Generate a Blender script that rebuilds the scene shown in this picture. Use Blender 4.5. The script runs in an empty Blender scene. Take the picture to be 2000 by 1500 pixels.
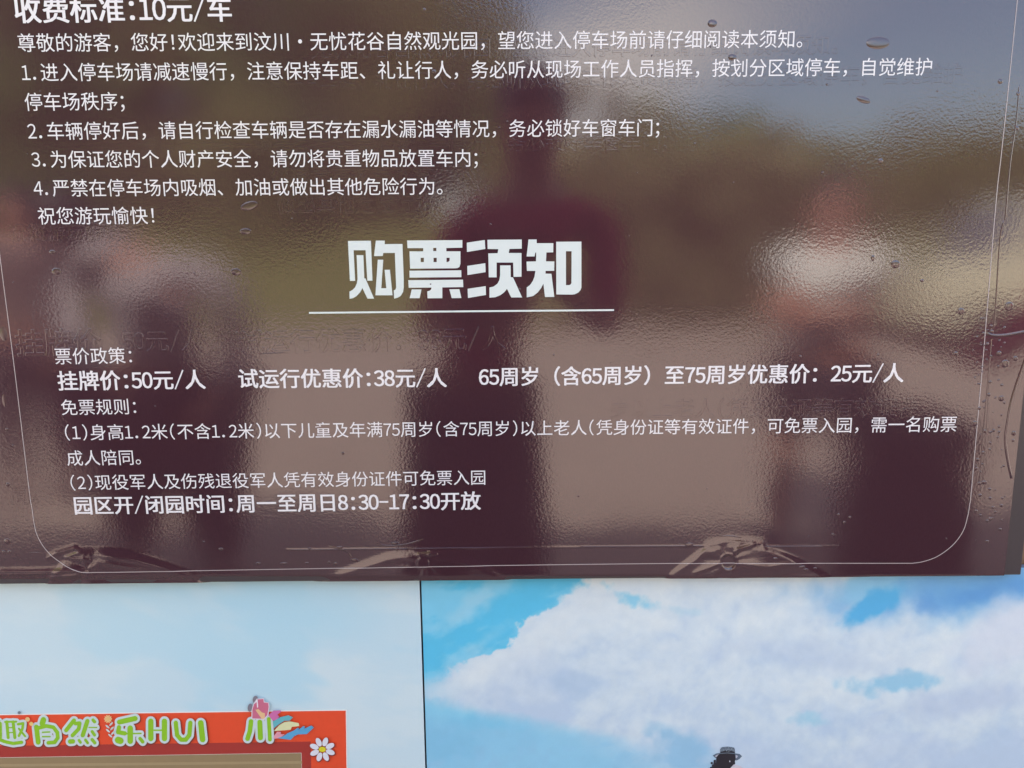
import bpy, bmesh, math, random
import numpy as np
from mathutils import Vector, Matrix
from mathutils.geometry import tessellate_polygon

R = math.radians
random.seed(7)
rng = np.random.default_rng(7)
S = bpy.context.scene
COL = S.collection

# ------------------------------------------------------------------ camera
CAM_H, CAM_D = 1.30, 0.95
PITCH, ROLL, FOC = R(9.7), -0.009, 1500.0       # FOC for a 2000 px wide picture
fw = Vector((0, math.cos(PITCH), -math.sin(PITCH)))
X0 = Vector((1, 0, 0)); U0 = X0.cross(fw)
rt = X0 * math.cos(ROLL) + U0 * math.sin(ROLL)
up = U0 * math.cos(ROLL) - X0 * math.sin(ROLL)
CP = Vector((0, -CAM_D, CAM_H))
cd = bpy.data.cameras.new('camera')
cd.sensor_width = 36; cd.lens = 36 * FOC / 2000; cd.clip_start = 0.02; cd.clip_end = 2000
cam = bpy.data.objects.new('camera', cd); COL.objects.link(cam)
m = Matrix((rt, up, -fw)).transposed().to_4x4(); m.translation = CP
cam.matrix_world = m
S.camera = cam

# ------------------------------------------------------------------ sky, sun, exposure
SUN_EL, SUN_AZ = R(53), R(-22)                  # azimuth from +Y (behind the sign) towards +X
w = bpy.data.worlds.new('World'); S.world = w; w.use_nodes = True
nt = w.node_tree; nt.nodes.clear()
N = nt.nodes.new
sky = N('ShaderNodeTexSky'); sky.sky_type = 'NISHITA'; sky.sun_disc = False
sky.sun_elevation = SUN_EL; sky.sun_rotation = SUN_AZ; sky.air_density = 1.2; sky.dust_density = 1.4; sky.ozone_density = 1.0
tc = N('ShaderNodeTexCoord'); mp = N('ShaderNodeMapping'); mp.inputs['Scale'].default_value = (1, 1, 3.2)
mp.inputs['Location'].default_value = (0.9, 0.2, 0.1)
no = N('ShaderNodeTexNoise'); no.inputs['Scale'].default_value = 1.7; no.inputs['Detail'].default_value = 7
rp = N('ShaderNodeValToRGB'); rp.color_ramp.elements[0].position = 0.47; rp.color_ramp.elements[1].position = 0.68
mx = N('ShaderNodeMix'); mx.data_type = 'RGBA'; mx.inputs['B'].default_value = (8.6, 8.2, 7.7, 1)
bg = N('ShaderNodeBackground'); bg.inputs['Strength'].default_value = 0.12
ou = N('ShaderNodeOutputWorld')
L = nt.links.new
L(tc.outputs['Generated'], mp.inputs['Vector']); L(mp.outputs[0], no.inputs['Vector'])
L(no.outputs['Fac'], rp.inputs[0]); L(rp.outputs[0], mx.inputs['Factor'])
L(sky.outputs[0], mx.inputs['A']); L(mx.outputs['Result'], bg.inputs['Color']); L(bg.outputs[0], ou.inputs[0])
sd = bpy.data.lights.new('sun', 'SUN'); sd.energy = 4.0; sd.angle = R(0.53); sd.color = (1, 0.95, 0.87)
sun = bpy.data.objects.new('sun', sd); COL.objects.link(sun)
sdir = Vector((math.sin(SUN_AZ) * math.cos(SUN_EL), math.cos(SUN_AZ) * math.cos(SUN_EL), math.sin(SUN_EL)))
sun.rotation_euler = sdir.to_track_quat('Z', 'Y').to_euler(); sun.location = (0, 3, 8)
S.view_settings.view_transform = 'Standard'; S.view_settings.look = 'None'
S.view_settings.exposure = 2.33; S.view_settings.gamma = 1
S.cycles.max_bounces = 8; S.cycles.glossy_bounces = 4

# ------------------------------------------------------------------ geometry of the place
def ray(px, py):
    return (rt * ((px - 1000) / FOC) + up * ((750 - py) / FOC) + fw).normalized()
def P(px, py, y=0.0):
    "point of the wall plane (depth y) that the photograph shows at a pixel: (x, z)"
    d = ray(px, py); t = (y - CP.y) / d.y; q = CP + d * t
    return (q.x, q.z)
def PX(x, z):
    "inverse of P on arrays"
    vx = x - CP.x; vy = 0.0 - CP.y; vz = z - CP.z
    f = vx * fw.x + vy * fw.y + vz * fw.z
    a = vx * rt.x + vy * rt.y + vz * rt.z
    b = vx * up.x + vy * up.y + vz * up.z
    return 1000 + FOC * a / f, 750 - FOC * b / f
PXM = 1 / (P(1001, 700)[0] - P(1000, 700)[0])   # pixels per metre on the sign
def W(px, py, yp):
    "point at distance yp before the sign whose mirror image stands at that pixel"
    d = ray(px, py); t = CAM_D / d.y; q = CP + d * t
    return Vector((q.x + d.x / d.y * yp, -yp, q.z + d.z / d.y * yp))

# ------------------------------------------------------------------ helpers
def srgb(r, g, b):
    f = lambda c: c / 12.92 if c <= 0.04045 else ((c + 0.055) / 1.055) ** 2.4
    return (f(r / 255), f(g / 255), f(b / 255))
def srgb_np(a):
    a = np.clip(a / 255.0, 0, 1)
    return np.where(a <= 0.04045, a / 12.92, ((a + 0.055) / 1.055) ** 2.4)
def mat(name, col, rough=0.6, ior=None, var=0.12, scale=30, bump=0.0, bscale=80, metallic=0, coat=0):
    m = bpy.data.materials.new(name); m.use_nodes = True; t = m.node_tree; b = t.nodes['Principled BSDF']
    b.inputs['Roughness'].default_value = rough; b.inputs['Metallic'].default_value = metallic
    if ior: b.inputs['IOR'].default_value = ior
    if coat: b.inputs['Coat Weight'].default_value = coat; b.inputs['Coat Roughness'].default_value = 0.05
    c = t.nodes.new('ShaderNodeTexCoord'); n = t.nodes.new('ShaderNodeTexNoise')
    n.inputs['Scale'].default_value = scale; n.inputs['Detail'].default_value = 5
    t.links.new(c.outputs['Object'], n.inputs['Vector'])
    r = t.nodes.new('ShaderNodeMix'); r.data_type = 'RGBA'
    r.inputs['A'].default_value = (*[max(0, v * (1 - var)) for v in col], 1)
    r.inputs['B'].default_value = (*[min(1, v * (1 + var)) for v in col], 1)
    t.links.new(n.outputs['Fac'], r.inputs['Factor']); t.links.new(r.outputs['Result'], b.inputs['Base Color'])
    if bump:
        n2 = t.nodes.new('ShaderNodeTexNoise'); n2.inputs['Scale'].default_value = bscale; n2.inputs['Detail'].default_value = 4
        bm_ = t.nodes.new('ShaderNodeBump'); bm_.inputs['Distance'].default_value = bump; bm_.inputs['Strength'].default_value = 1
        t.links.new(c.outputs['Object'], n2.inputs['Vector']); t.links.new(n2.outputs['Fac'], bm_.inputs['Height'])
        t.links.new(bm_.outputs[0], b.inputs['Normal'])
    return m
def mesh_obj(name, verts, faces, mats, parent=None, smooth=False, mi=None):
    me = bpy.data.meshes.new(name)
    me.from_pydata([tuple(v) for v in verts], [], faces)
    for mm in (mats if isinstance(mats, (list, tuple)) else [mats]): me.materials.append(mm)
    if mi is not None: me.polygons.foreach_set('material_index', mi)
    if smooth: me.shade_smooth()
    me.update()
    o = bpy.data.objects.new(name, me); COL.objects.link(o)
    if parent: o.parent = parent
    return o
def tag(o, label=None, cat=None, group=None, kind=None):
    for k, v in (('label', label), ('category', cat), ('group', group), ('kind', kind)):
        if v: o[k] = v
    return o
def empty(name, loc, label, cat, group=None):
    o = bpy.data.objects.new(name, None); o.location = loc; o.empty_display_size = 0.1; COL.objects.link(o)
    return tag(o, label, cat, group)
def box(name, lo, hi, m, parent=None, bevel=0.0, seg=2):
    bm = bmesh.new(); bmesh.ops.create_cube(bm, size=1)
    for v in bm.verts: v.co = Vector([(a + b) / 2 + c * (b - a) for a, b, c in zip(lo, hi, v.co)])
    if bevel: bmesh.ops.bevel(bm, geom=bm.edges[:], offset=bevel, segments=seg, affect='EDGES', profile=0.5)
    me = bpy.data.meshes.new(name); bm.to_mesh(me); bm.free(); me.materials.append(m)
    o = bpy.data.objects.new(name, me); COL.objects.link(o); o.parent = parent
    return o
# value noise on arrays
_tab = rng.random((256, 256))
def vnoise(x, y):
    xi = np.floor(x).astype(int); yi = np.floor(y).astype(int); fx = x - xi; fy = y - yi
    fx = fx * fx * fx * (fx * (fx * 6 - 15) + 10); fy = fy * fy * fy * (fy * (fy * 6 - 15) + 10)
    g = lambda a, b: _tab[a % 256, b % 256]
    return (g(xi, yi) * (1 - fx) + g(xi + 1, yi) * fx) * (1 - fy) + (g(xi, yi + 1) * (1 - fx) + g(xi + 1, yi + 1) * fx) * fy
def fbm(x, y, o=5, gain=0.5):
    s = 0; a = 1; t = 0
    for i in range(o):
        s = s + a * vnoise(x + 17.3 * i, y + 9.1 * i); t += a; a *= gain; x = x * 2.03; y = y * 2.03
    return s / t
def sstep(a, b, x):
    t = np.clip((x - a) / (b - a), 0, 1); return t * t * (3 - 2 * t)

# ------------------------------------------------------------------ materials of the sign
def film_material(name, rough_a=0.075, bump_k=1.0):
    m = bpy.data.materials.new(name); m.use_nodes = True; t = m.node_tree; b = t.nodes['Principled BSDF']
    n = t.nodes.new; l = t.links.new
    c = n('ShaderNodeTexCoord')
    b.inputs['IOR'].default_value = 1.74; b.inputs['Roughness'].default_value = rough_a
    # printed brown, with the faint grain of the print
    g = n('ShaderNodeTexNoise'); g.inputs['Scale'].default_value = 900; g.inputs['Detail'].default_value = 2
    mpg = n('ShaderNodeMapping'); mpg.inputs['Scale'].default_value = (1, 1, 0.25)
    l(c.outputs['Object'], mpg.inputs['Vector']); l(mpg.outputs[0], g.inputs['Vector'])
    mx = n('ShaderNodeMix'); mx.data_type = 'RGBA'
    mx.inputs['A'].default_value = (0.040, 0.0155, 0.021, 1); mx.inputs['B'].default_value = (0.054, 0.022, 0.029, 1)
    l(g.outputs['Fac'], mx.inputs['Factor']); l(mx.outputs['Result'], b.inputs['Base Color'])
    # orange-peel relief of the film: fine ripples whose strength drifts, plus long soft swells
    n1 = n('ShaderNodeTexNoise'); n1.inputs['Scale'].default_value = 320; n1.inputs['Detail'].default_value = 2.5; n1.inputs['Roughness'].default_value = 0.55
    n2 = n('ShaderNodeTexNoise'); n2.inputs['Scale'].default_value = 5; n2.inputs['Detail'].default_value = 2
    n3 = n('ShaderNodeTexNoise'); n3.inputs['Scale'].default_value = 26; n3.inputs['Detail'].default_value = 1
    for q in (n1, n2, n3): l(c.outputs['Object'], q.inputs['Vector'])
    mr = n('ShaderNodeMapRange'); mr.inputs['From Min'].default_value = 0.35; mr.inputs['From Max'].default_value = 0.65
    mr.inputs['To Min'].default_value = 0.35; mr.inputs['To Max'].default_value = 1.2
    l(n2.outputs['Fac'], mr.inputs['Value'])
    mu = n('ShaderNodeMath'); mu.operation = 'MULTIPLY'; l(n1.outputs['Fac'], mu.inputs[0]); l(mr.outputs[0], mu.inputs[1])
    b1 = n('ShaderNodeBump'); b1.inputs['Strength'].default_value = 1; b1.inputs['Distance'].default_value = 0.000095 * bump_k
    b2 = n('ShaderNodeBump'); b2.inputs['Strength'].default_value = 1; b2.inputs['Distance'].default_value = 0.00005 * bump_k
    l(n3.outputs['Fac'], b2.inputs['Height']); l(b2.outputs[0], b1.inputs['Normal'])
    l(mu.outputs[0], b1.inputs['Height']); l(b1.outputs[0], b.inputs['Normal'])
    return m
M_FILM = film_material('glossy_brown_film')
M_SMOOTH = film_material('smooth_brown_film', 0.16, 0.0)
M_BOARD = mat('bare_brown_board', (0.040, 0.030, 0.034), 0.35, 1.5, 0.1, 200, 0.00003, 500)
M_WHITE = mat('white_print', (0.68, 0.64, 0.64), 0.35, 1.5, 0.02, 60)
M_TITLE = mat('title_white_print', (0.60, 0.635, 0.605), 0.4, 1.5, 0.02, 60)
M_LINE = mat('pinkish_border_print', (0.40, 0.33, 0.32), 0.4, 1.5, 0.03, 60)

# ------------------------------------------------------------------ film relief
XR_FILM = P(1961, 1129)[0]; XR_BOARD = P(1993, 1128)[0]
Z_BOT = P(1000, 1132.5)[1]; X_LEFT = P(0, 700)[0] - 0.16; Z_TOP = 2.35
def seg_d(px, py, a, b):
    ax, ay = a; bx, by = b; dx, dy = bx - ax, by - ay
    t = np.clip(((px - ax) * dx + (py - ay) * dy) / (dx * dx + dy * dy), 0, 1)
    return np.hypot(px - ax - t * dx, py - ay - t * dy), t
def ridge(px, py, pts, w, h, sharp=1.0, taper=True):
    s = np.zeros_like(px); n = len(pts) - 1
    for i in range(n):
        d, t = seg_d(px, py, pts[i], pts[i + 1])
        k = (i + t) / n
        a = np.sin(np.pi * np.clip(k, 0.0, 1)) ** 0.5 if taper else 1.0
        s = np.maximum(s, a * np.exp(-(d / w) ** (1.0 + sharp)))
    return s * h
def tent(px, py, L0, A, R0, base, soft):
    "0..1 inside the arched region under L0 - A - R0 (pixels), 0 outside"
    xl, xa, xr = L0[0], A[0], R0[0]
    tx = np.where(px < xa, (px - xl) / (xa - xl), (xr - px) / (xr - xa)); tx = np.clip(tx, 0, 1)
    top = base - (base - A[1]) * (np.sin(tx * np.pi / 2) ** 0.9)
    return sstep(0, soft, py - top) * (tx > 0)
def film_h(x, z):
    "relief of the film in metres, towards the viewer"
    px, py = PX(x, z); px = np.asarray(px, float); py = np.asarray(py, float)
    h = 0.00016 * (fbm(x * 9 + 3, z * 9, 2) - 0.5)
    near = (py > 1035)
    # three puckers over the screws in the lower edge
    f = np.zeros_like(px)
    m = tent(px, py, (600, 0), (838, 1066), (1010, 0), 1138, 22)
    ang = np.arctan2(py - 1098, px - 830); rr = np.hypot(px - 830, (py - 1098) * 2.0)
    f += m * (0.0014 + 0.0004 * np.sin(ang * 5 + 0.5 + 0.006 * rr) * sstep(4, 60, rr) + 0.0002 * np.sin(ang * 11 + 1) * sstep(8, 40, rr) * np.exp(-rr / 160))
    f += ridge(px, py, [(655, 1126), (760, 1092), (828, 1085)], 8, 0.0013, 0.7)
    f += ridge(px, py, [(815, 1082), (856, 1081)], 3.2, 0.0016, 0.8)
    f += ridge(px, py, [(850, 1090), (915, 1100)], 3, 0.0008, 0.4)
    m = tent(px, py, (1290, 0), (1432, 1052), (1640, 0), 1136, 18)
    ang = np.arctan2(py - 1096, px - 1422); rr = np.hypot(px - 1422, (py - 1096) * 1.7)
    f += m * (0.0018 + 0.0006 * np.sin(ang * 5 + 1.2 + 0.006 * rr) * sstep(6, 50, rr) + 0.00025 * np.sin(ang * 11) * sstep(8, 40, rr) * np.exp(-rr / 130))
    f += ridge(px, py, [(1300, 1127), (1360, 1092), (1385, 1064), (1425, 1056), (1488, 1061), (1495, 1083)], 6, 0.0012, 0.5)
    f += ridge(px, py, [(1475, 1062), (1440, 1072), (1434, 1080)], 3.4, 0.0018, 0.8)
    f += ridge(px, py, [(1350, 1120), (1410, 1098)], 4.0, 0.0012, 0.4)
    f += ridge(px, py, [(1436, 1100), (1500, 1106), (1560, 1098)], 4.0, 0.0009, 0.4)
    dd = np.hypot(px - 1422, py - 1097)
    f -= 0.0022 * (1 - sstep(11, 15.5, dd)); f += 0.0006 * np.exp(-((dd - 16) / 2.0) ** 2)
    dd = np.hypot(px - 826, py - 1099)
    f += 0.0010 * (1 - sstep(9, 15, dd))
    m = tent(px, py, (84, 0), (175, 1064), (420, 0), 1140, 22) * sstep(60, 96, px)
    ang = np.arctan2(py - 1110, px - 170)
    f += m * (0.0015 + 0.0005 * np.sin(ang * 4 + px * 0.015) )
    f += ridge(px, py, [(90, 1092), (110, 1080), (146, 1070), (156, 1078), (130, 1088), (182, 1094)], 3.6, 0.0016, 0.3)
    f += ridge(px, py, [(188, 1082), (250, 1090), (320, 1108), (396, 1134)], 10, 0.0012, 0.7)
    f += ridge(px, py, [(190, 1096), (240, 1104), (300, 1114)], 4, 0.0010, 0.4)
    f += ridge(px, py, [(-120, 1116), (0, 1116), (80, 1115), (140, 1114), (164, 1117), (140, 1124), (60, 1130), (-120, 1130)], 4.5, 0.0018, 0.3)
    f += ridge(px, py, [(-80, 1122), (30, 1121), (110, 1119), (128, 1118)], 2.6, 0.0012, 0.4)
    f += ridge(px, py, [(1520, 1124), (1580, 1125), (1700, 1127)], 3.5, 0.0009, 0.4)
    h = h + 0.5 * f * near
    # straight creases
    h = h + ridge(px, py, [(560, 1073), (1380, 1066)], 1.5, 0.00018, 1, False) + ridge(px, py, [(1490, 1066), (1640, 1066)], 1.5, 0.00014, 1, False)
    edge = sstep(1119, 1133, py)                      # the film rolls back over the lower edge
    return h - 0.0022 * edge ** 2 * np.exp(-f / 0.0004) - 0.0012 * edge ** 2
Y_FILM = -0.0008
def drape(x, z, off=0.0):
    return Y_FILM - film_h(x, z) - off

sign = empty('notice_board', (0, 0, 0), 'large glossy dark brown notice board printed with white Chinese parking and ticket rules', 'sign')
box('board', (X_LEFT, 0.0, Z_BOT + 0.0006), (XR_BOARD, 0.012, Z_TOP), M_BOARD, sign, 0.0008)
dx = 0.001
xs = np.arange(X_LEFT + 0.001, XR_FILM + 1e-6, dx)
zs = np.concatenate([np.arange(Z_BOT, Z_BOT + 0.078, 0.001), np.arange(Z_BOT + 0.08, Z_TOP, 0.02)])
XX, ZZ = np.meshgrid(xs, zs)
YY = drape(XX, ZZ)
nx, nz = len(xs), len(zs)
V = np.stack([XX, YY, ZZ], -1).reshape(-1, 3)
i, j = np.meshgrid(np.arange(nx - 1), np.arange(nz - 1)); a = (j * nx + i).ravel()
F = np.stack([a, a + 1, a + 1 + nx, a + nx], -1)
def grid_obj(name, V, F, m, parent, smooth=True, col=None):
    me = bpy.data.meshes.new(name)
    me.vertices.add(len(V)); me.vertices.foreach_set('co', V.astype(np.float32).ravel())
    me.loops.add(F.size); me.loops.foreach_set('vertex_index', F.astype(np.int32).ravel())
    me.polygons.add(len(F)); me.polygons.foreach_set('loop_start', np.arange(0, F.size, 4, dtype=np.int32))
    me.update(calc_edges=True); me.validate()
    me.materials.append(m)
    if smooth: me.shade_smooth()
    if col is not None:
        at = me.color_attributes.new('print', 'FLOAT_COLOR', 'POINT')
        c4 = np.ones((len(V), 4), np.float32); c4[:, :3] = col; at.data.foreach_set('color', c4.ravel())
    o = bpy.data.objects.new(name, me); COL.objects.link(o); o.parent = parent
    return o
grid_obj('film_sheet', V, F, M_FILM, sign)

# ------------------------------------------------------------------ lettering
_cur = bpy.data.curves.new('glyph', 'FONT'); _cur.resolution_u = 3
_go = bpy.data.objects.new('glyph', _cur); COL.objects.link(_go)
_cache = {}
HALF = set('0123456789.:;!()/-')
def glyph(ch, style):
    key = (ch, style)
    if key in _cache: return _cache[key]
    full = chr(ord(ch) + 0xFEE0) if ch in HALF else ch
    _cur.body = full
    _cur.bevel_depth = 0.023 if style == 'emboss' else 0.0
    _cur.bevel_resolution = 2
    _cur.extrude = 0
    bpy.context.view_layer.update()
    me = bpy.data.meshes.new_from_object(_go)
    me.calc_loop_triangles()
    v = np.zeros(len(me.vertices) * 3, np.float32); me.vertices.foreach_get('co', v); v = v.reshape(-1, 3).astype(float)
    t = np.zeros(len(me.loop_triangles) * 3, np.int32); me.loop_triangles.foreach_get('vertices', t); t = t.reshape(-1, 3)
    bpy.data.meshes.remove(me)
    if len(v) == 0: v = np.zeros((3, 3)); t = np.zeros((0, 3), int)
    if ch in HALF:
        cx = (v[:, 0].min() + v[:, 0].max()) / 2; wd = v[:, 0].max() - v[:, 0].min()
        tw = {'/': 0.44, '-': 0.40}.get(ch)
        sx = tw / wd if tw else (0.86 if ch.isdigit() else 1.0)
        off = {'.': -0.06, '!': 0.0, ';': -0.04, ':': 0.0, ')': 0.0, '(': 0.0}.get(ch, 0)
        v[:, 0] = (v[:, 0] - cx) * sx + off
        if ch == '-': v[:, 1] += 0.0
    else:
        v[:, 0] -= 0.5
    v[:, 1] -= 0.375
    if style == 'bold':                                # heavier strokes: shifted copies, each a hair behind the other
        vv, tt = [], []
        for q, (ox, oy) in enumerate(((0.017, 0.009), (-0.017, -0.009), (0.017, -0.009), (-0.017, 0.009))):
            c_ = v.copy(); c_[:, 0] += ox; c_[:, 1] += oy; c_[:, 2] = 0.0004 * q; vv.append(c_); tt.append(t + q * len(v))
        v = np.concatenate(vv); t = np.concatenate(tt)
    _cache[key] = (v, t); return _cache[key]
def widths(s): return [0.5 if c in HALF else 1.0 for c in s]
def lagr(us, vs, u):
    if len(us) > 3:                                   # least-squares quadratic keeps long rows straight
        return np.polyval(np.polyfit(us, vs, 3 if len(us) > 4 else 2), u)
    return np.polyval(np.polyfit(us, vs, len(us) - 1), u)
def row(name, s, anchors, style, material, off, parent=sign, hk=1.0):
    ws = widths(s); cen = []; u = 0
    for q in ws: cen.append(u + q / 2); u += q
    us, ax, az = [], [], []
    for a in anchors:
        ch, occ, px, py = a if len(a) == 4 else (a[0], 1, a[1], a[2])
        k = -1
        for _ in range(occ): k = s.index(ch, k + 1)
        q = P(px, py); us.append(cen[k]); ax.append(q[0]); az.append(q[1])
    az = list(np.polyval(np.polyfit(us, az, 1), us)) if len(us) > 2 else az
    VV, FF, n = [], [], 0
    for c, ch in zip(cen, s):
        if ch == ' ' or ch == '\u3000': continue
        v, t = glyph(ch, style)
        x0 = lagr(us, ax, c); x1 = lagr(us, ax, c + 0.5) - lagr(us, ax, c - 0.5); z0 = np.interp(c, us, az) if len(us) > 2 else lagr(us, az, c)
        slope = (az[-1] - az[0]) / (ax[-1] - ax[0])
        if len(us) > 2: z0 = az[0] + slope * (x0 - ax[0])
        gx = x0 + v[:, 0] * x1; gz = z0 + v[:, 1] * x1 * hk + slope * v[:, 0] * x1
        relief = v[:, 2] * x1 * 0.8
        if style == 'emboss': relief = v[:, 2] * x1 * 0.30
        gy = drape(gx, gz, off) - relief
        VV.append(np.stack([gx, gy, gz], -1)); FF.append(t + n); n += len(v)
    VV = np.concatenate(VV); FF = np.concatenate(FF)
    o = mesh_obj(name, VV.tolist(), FF.tolist(), material, parent, smooth=False)
    return o
z = 0.35
rows = [
 ('收费标准:10元/车', [('收', 54, 18.5), ('准', 218, 18), ('车', 429, 17.5)], 'bold'),
 ('尊敬的游客，您好!欢迎来到汶川・无忧花谷自然观光园，望您进入停车场前请仔细阅读本须知。', [('尊', 52.5, 84), ('望', 989.5, 80), ('知', 1536, 76.3)], 'reg'),
 ('1.进入停车场请减速慢行，注意保持车距、礼让行人，务必听从现场工作人员指挥，按划分区域停车，自觉维护', [('进', 97.3, 141), ('务', 937, 138), ('护', 1804, 130)], 'reg'),
 ('停车场秩序;', [('停', 66.5, 199.5), ('序', 213.5, 198)], 'reg'),
 ('2.车辆停好后，请自行检查车辆是否存在漏水漏油等情况，务必锁好车窗车门;', [('车', 109, 256), ('务', 1010.5, 252), ('门', 1259, 249)], 'reg'),
 ('3.为保证您的个人财产安全，请勿将贵重物品放置车内;', [('为', 115.5, 311.5), ('内', 904, 309)], 'reg'),
 ('4.严禁在停车场内吸烟、加油或做出其他危险行为。', [('严', 120, 367.5), ('为', 834, 364)], 'reg'),
 ('祝您游玩愉快!', [('祝', 92, 422), ('快', 272, 421)], 'reg'),
 ('票价政策:', [('票', 124, 695.7), ('策', 229, 694.5)], 'reg'),
 ('挂牌价:50元/人', [('挂', 133, 743.7), ('人', 381.5, 741)], 'bold'),
 ('试运行优惠价:38元/人', [('试', 485, 739.5), ('人', 853, 737.7)], 'bold'),
 ('65周岁（含65周岁）至75周岁优惠价：25元/人', [('6', 945, 736), ('含', 1115.5, 734), ('价', 1560.7, 730), ('人', 1745, 728)], 'bold'),
 ('免票规则:', [('免', 136, 795.5), ('则', 238, 794)], 'reg'),
 ('(1)身高1.2米(不含1.2米)以下儿童及年满75周岁(含75周岁)以上老人(凭身份证等有效证件，可免票入园，需一名购票', [('身', 192, 843.7), ('以', 532, 841), ('上', 1063, 836), ('可', 1514.5, 831), ('票', 2, 1852, 828)], 'reg'),
 ('成人陪同。', [('成', 147, 894.5), ('同', 247, 893)], 'reg'),
 ('(2)现役军人及伤残退役军人凭有效身份证件可免票入园', [('现', 202, 941.7), ('凭', 570.5, 937), ('园', 934, 932)], 'reg'),
 ('园区开/闭园时间:周一至周日8:30-17:30开放', [('园', 163, 987), ('周', 481, 982.7), ('放', 919.5, 977.7)], 'bold'),
]
for s, an, st in rows:
    o = row('text_line', s, an, st, M_WHITE, 0.00030)
ghosts = [
 ('无忧花谷自然观光园，望您进入停车场前请仔细阅读本须知。', [('无', 628, 98), ('园', 940, 94), ('知', 1604, 88)]),
 ('注意保持车距、礼让行人，务必听从现场工作人员指挥，按划分区域停车，自觉维护', [('注', 505, 163), ('务', 930, 156), ('护', 1863, 144)]),
 ('请自行检查车辆是否存在漏水漏油等情况，务必锁好车窗车门;', [('请', 290, 286), ('务', 1007, 281), ('门', 1271, 277)]),
 ('勿将贵重物品放置车内;', [('勿', 548, 342), ('内', 905, 338)]),
 ('做出其他危险行为。', [('做', 560, 400), ('为', 828, 397)]),
 ('祝您游玩愉快', [('祝', 35, 455), ('快', 222, 452)]),
 ('挂牌价', [('挂', 58, 670), ('价', 171, 668)]),
 ('50元/人', [('5', 250, 667), ('人', 376, 666)]),
 ('试运行优惠价:', [('试', 492, 668), ('价', 741, 664)]),
 ('38元/人', [('3', 825, 664), ('/', 925, 662)]),
 ('岁以上老人(凭身份证等有效证件', [('证', 1564, 797), ('件', 1772, 796)]),
 ('同。', [('同', 40, 967), ('。', 80, 966)]),
]
for s, an in ghosts:
    o = row('embossed_text_line', s, an, 'emboss', M_FILM, -0.00012)
    o['label'] = 'blind raised lettering of an older text showing through the film'
bpy.data.objects.remove(_go)

# headline: four heavy characters, each its own part
def poly_mesh(loops, off, mats, name, parent, conv=None, drapeit=True, mi=None):
    VV, FF = [], []
    for group in loops:
        flat = [p for lp in group for p in lp]
        tri = tessellate_polygon([[Vector((p[0], -p[1], 0)) for p in lp] for lp in group])
        n = len(VV)
        for p in flat:
            x, zz = P(*p)
            VV.append((x, float(drape(np.array(x), np.array(zz), off)) if drapeit else off, zz))
        for t in tri:
            a, b, c = [Vector(VV[n + q]) for q in t]
            if (b - a).cross(c - a).y > 0: t = (t[0], t[2], t[1])
            FF.append(tuple(n + q for q in t))
    return mesh_obj(name, VV, FF, mats, parent)
def sc(pts, ox, oy=455, k=0.125): return [(ox + x * k, oy + y * k) for x, y in pts]
T1, T2 = 670, 905
headline = [
 [[sc([(80,125),(438,122),(462,745),(382,745),(355,270),(168,270),(192,748),(110,748)], T1)],
  [sc([(215,347),(320,347),(335,708),(352,710),(488,1025),(385,1025),(305,860),(270,925),(215,985),(160,1018),(105,1027),(103,915),(150,890),(190,850),(218,790),(230,715)], T1)],
  [sc([(515,120),(655,120),(652,175),(930,172),(950,720),(950,850),(940,920),(905,980),(860,1010),(800,1025),(795,895),(820,885),(832,850),(812,312),(632,312),(622,360),(487,362)], T1)],
  [sc([(545,418),(630,418),(600,862),(678,862),(652,575),(735,575),(775,973),(508,973)], T1)]],
 [[sc([(1002,118),(1865,112),(1865,230),(1615,235),(1615,287),(1835,287),(1835,480),(1820,530),(1790,548),(1750,552),(1050,557),(1040,287),(1255,287),(1255,237),(1010,237)], T1),
   sc([(1410,233),(1410,283),(1460,283),(1460,233)], T1), sc([(1215,388),(1215,455),(1265,455),(1265,388)], T1),
   sc([(1415,388),(1415,455),(1465,455),(1465,388)], T1), sc([(1618,388),(1618,455),(1645,452),(1665,435),(1668,388)], T1)],
  [sc([(1040,590),(1848,583),(1850,690),(1042,697)], T1)],
  [sc([(1022,738),(1875,730),(1880,845),(1552,850),(1552,1018),(1322,1020),(1318,912),(1360,900),(1382,875),(1382,852),(1028,855)], T1)],
  [sc([(1075,882),(1227,882),(1198,1018),(1043,1018)], T1)], [sc([(1662,880),(1818,878),(1850,1015),(1700,1018)], T1)]],
 [[sc([(55,152),(335,110),(343,250),(57,297)], T2)], [sc([(62,515),(343,472),(348,612),(65,657)], T2)], [sc([(68,872),(350,830),(353,968),(73,1015)], T2)],
  [sc([(377,107),(912,103),(912,245),(720,250),(708,313),(908,313),(908,683),(785,685),(778,462),(520,462),(520,693),(398,693),(390,320),(535,316),(547,253),(380,250)], T2)],
  [sc([(575,507),(738,507),(740,690),(775,693),(918,1007),(748,1007),(682,872),(640,925),(580,970),(500,1003),(408,1010),(408,852),(470,838),(530,795),(562,740),(575,660)], T2)]],
 [[sc([(1018,102),(1145,102),(1145,160),(1405,160),(1403,302),(1297,305),(1290,443),(1420,445),(1418,590),(1283,592),(1283,635),(1375,637),(1420,998),(1275,1000),(1250,790),(1215,860),(1160,930),(1090,985),(990,1005),(990,850),(1040,815),(1085,750),(1112,680),(1125,592),(993,592),(987,447),(1135,443),(1138,306),(1125,306),(1112,367),(988,367)], T2)],
  [sc([(1450,138),(1843,135),(1843,850),(1830,890),(1795,930),(1740,957),(1700,962),(1452,960)], T2),
   sc([(1602,285),(1602,815),(1650,815),(1675,805),(1688,780),(1690,285)], T2)]],
]
for g in headline: poly_mesh(g, 0.00030, M_TITLE, 'headline_character', sign)
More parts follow.
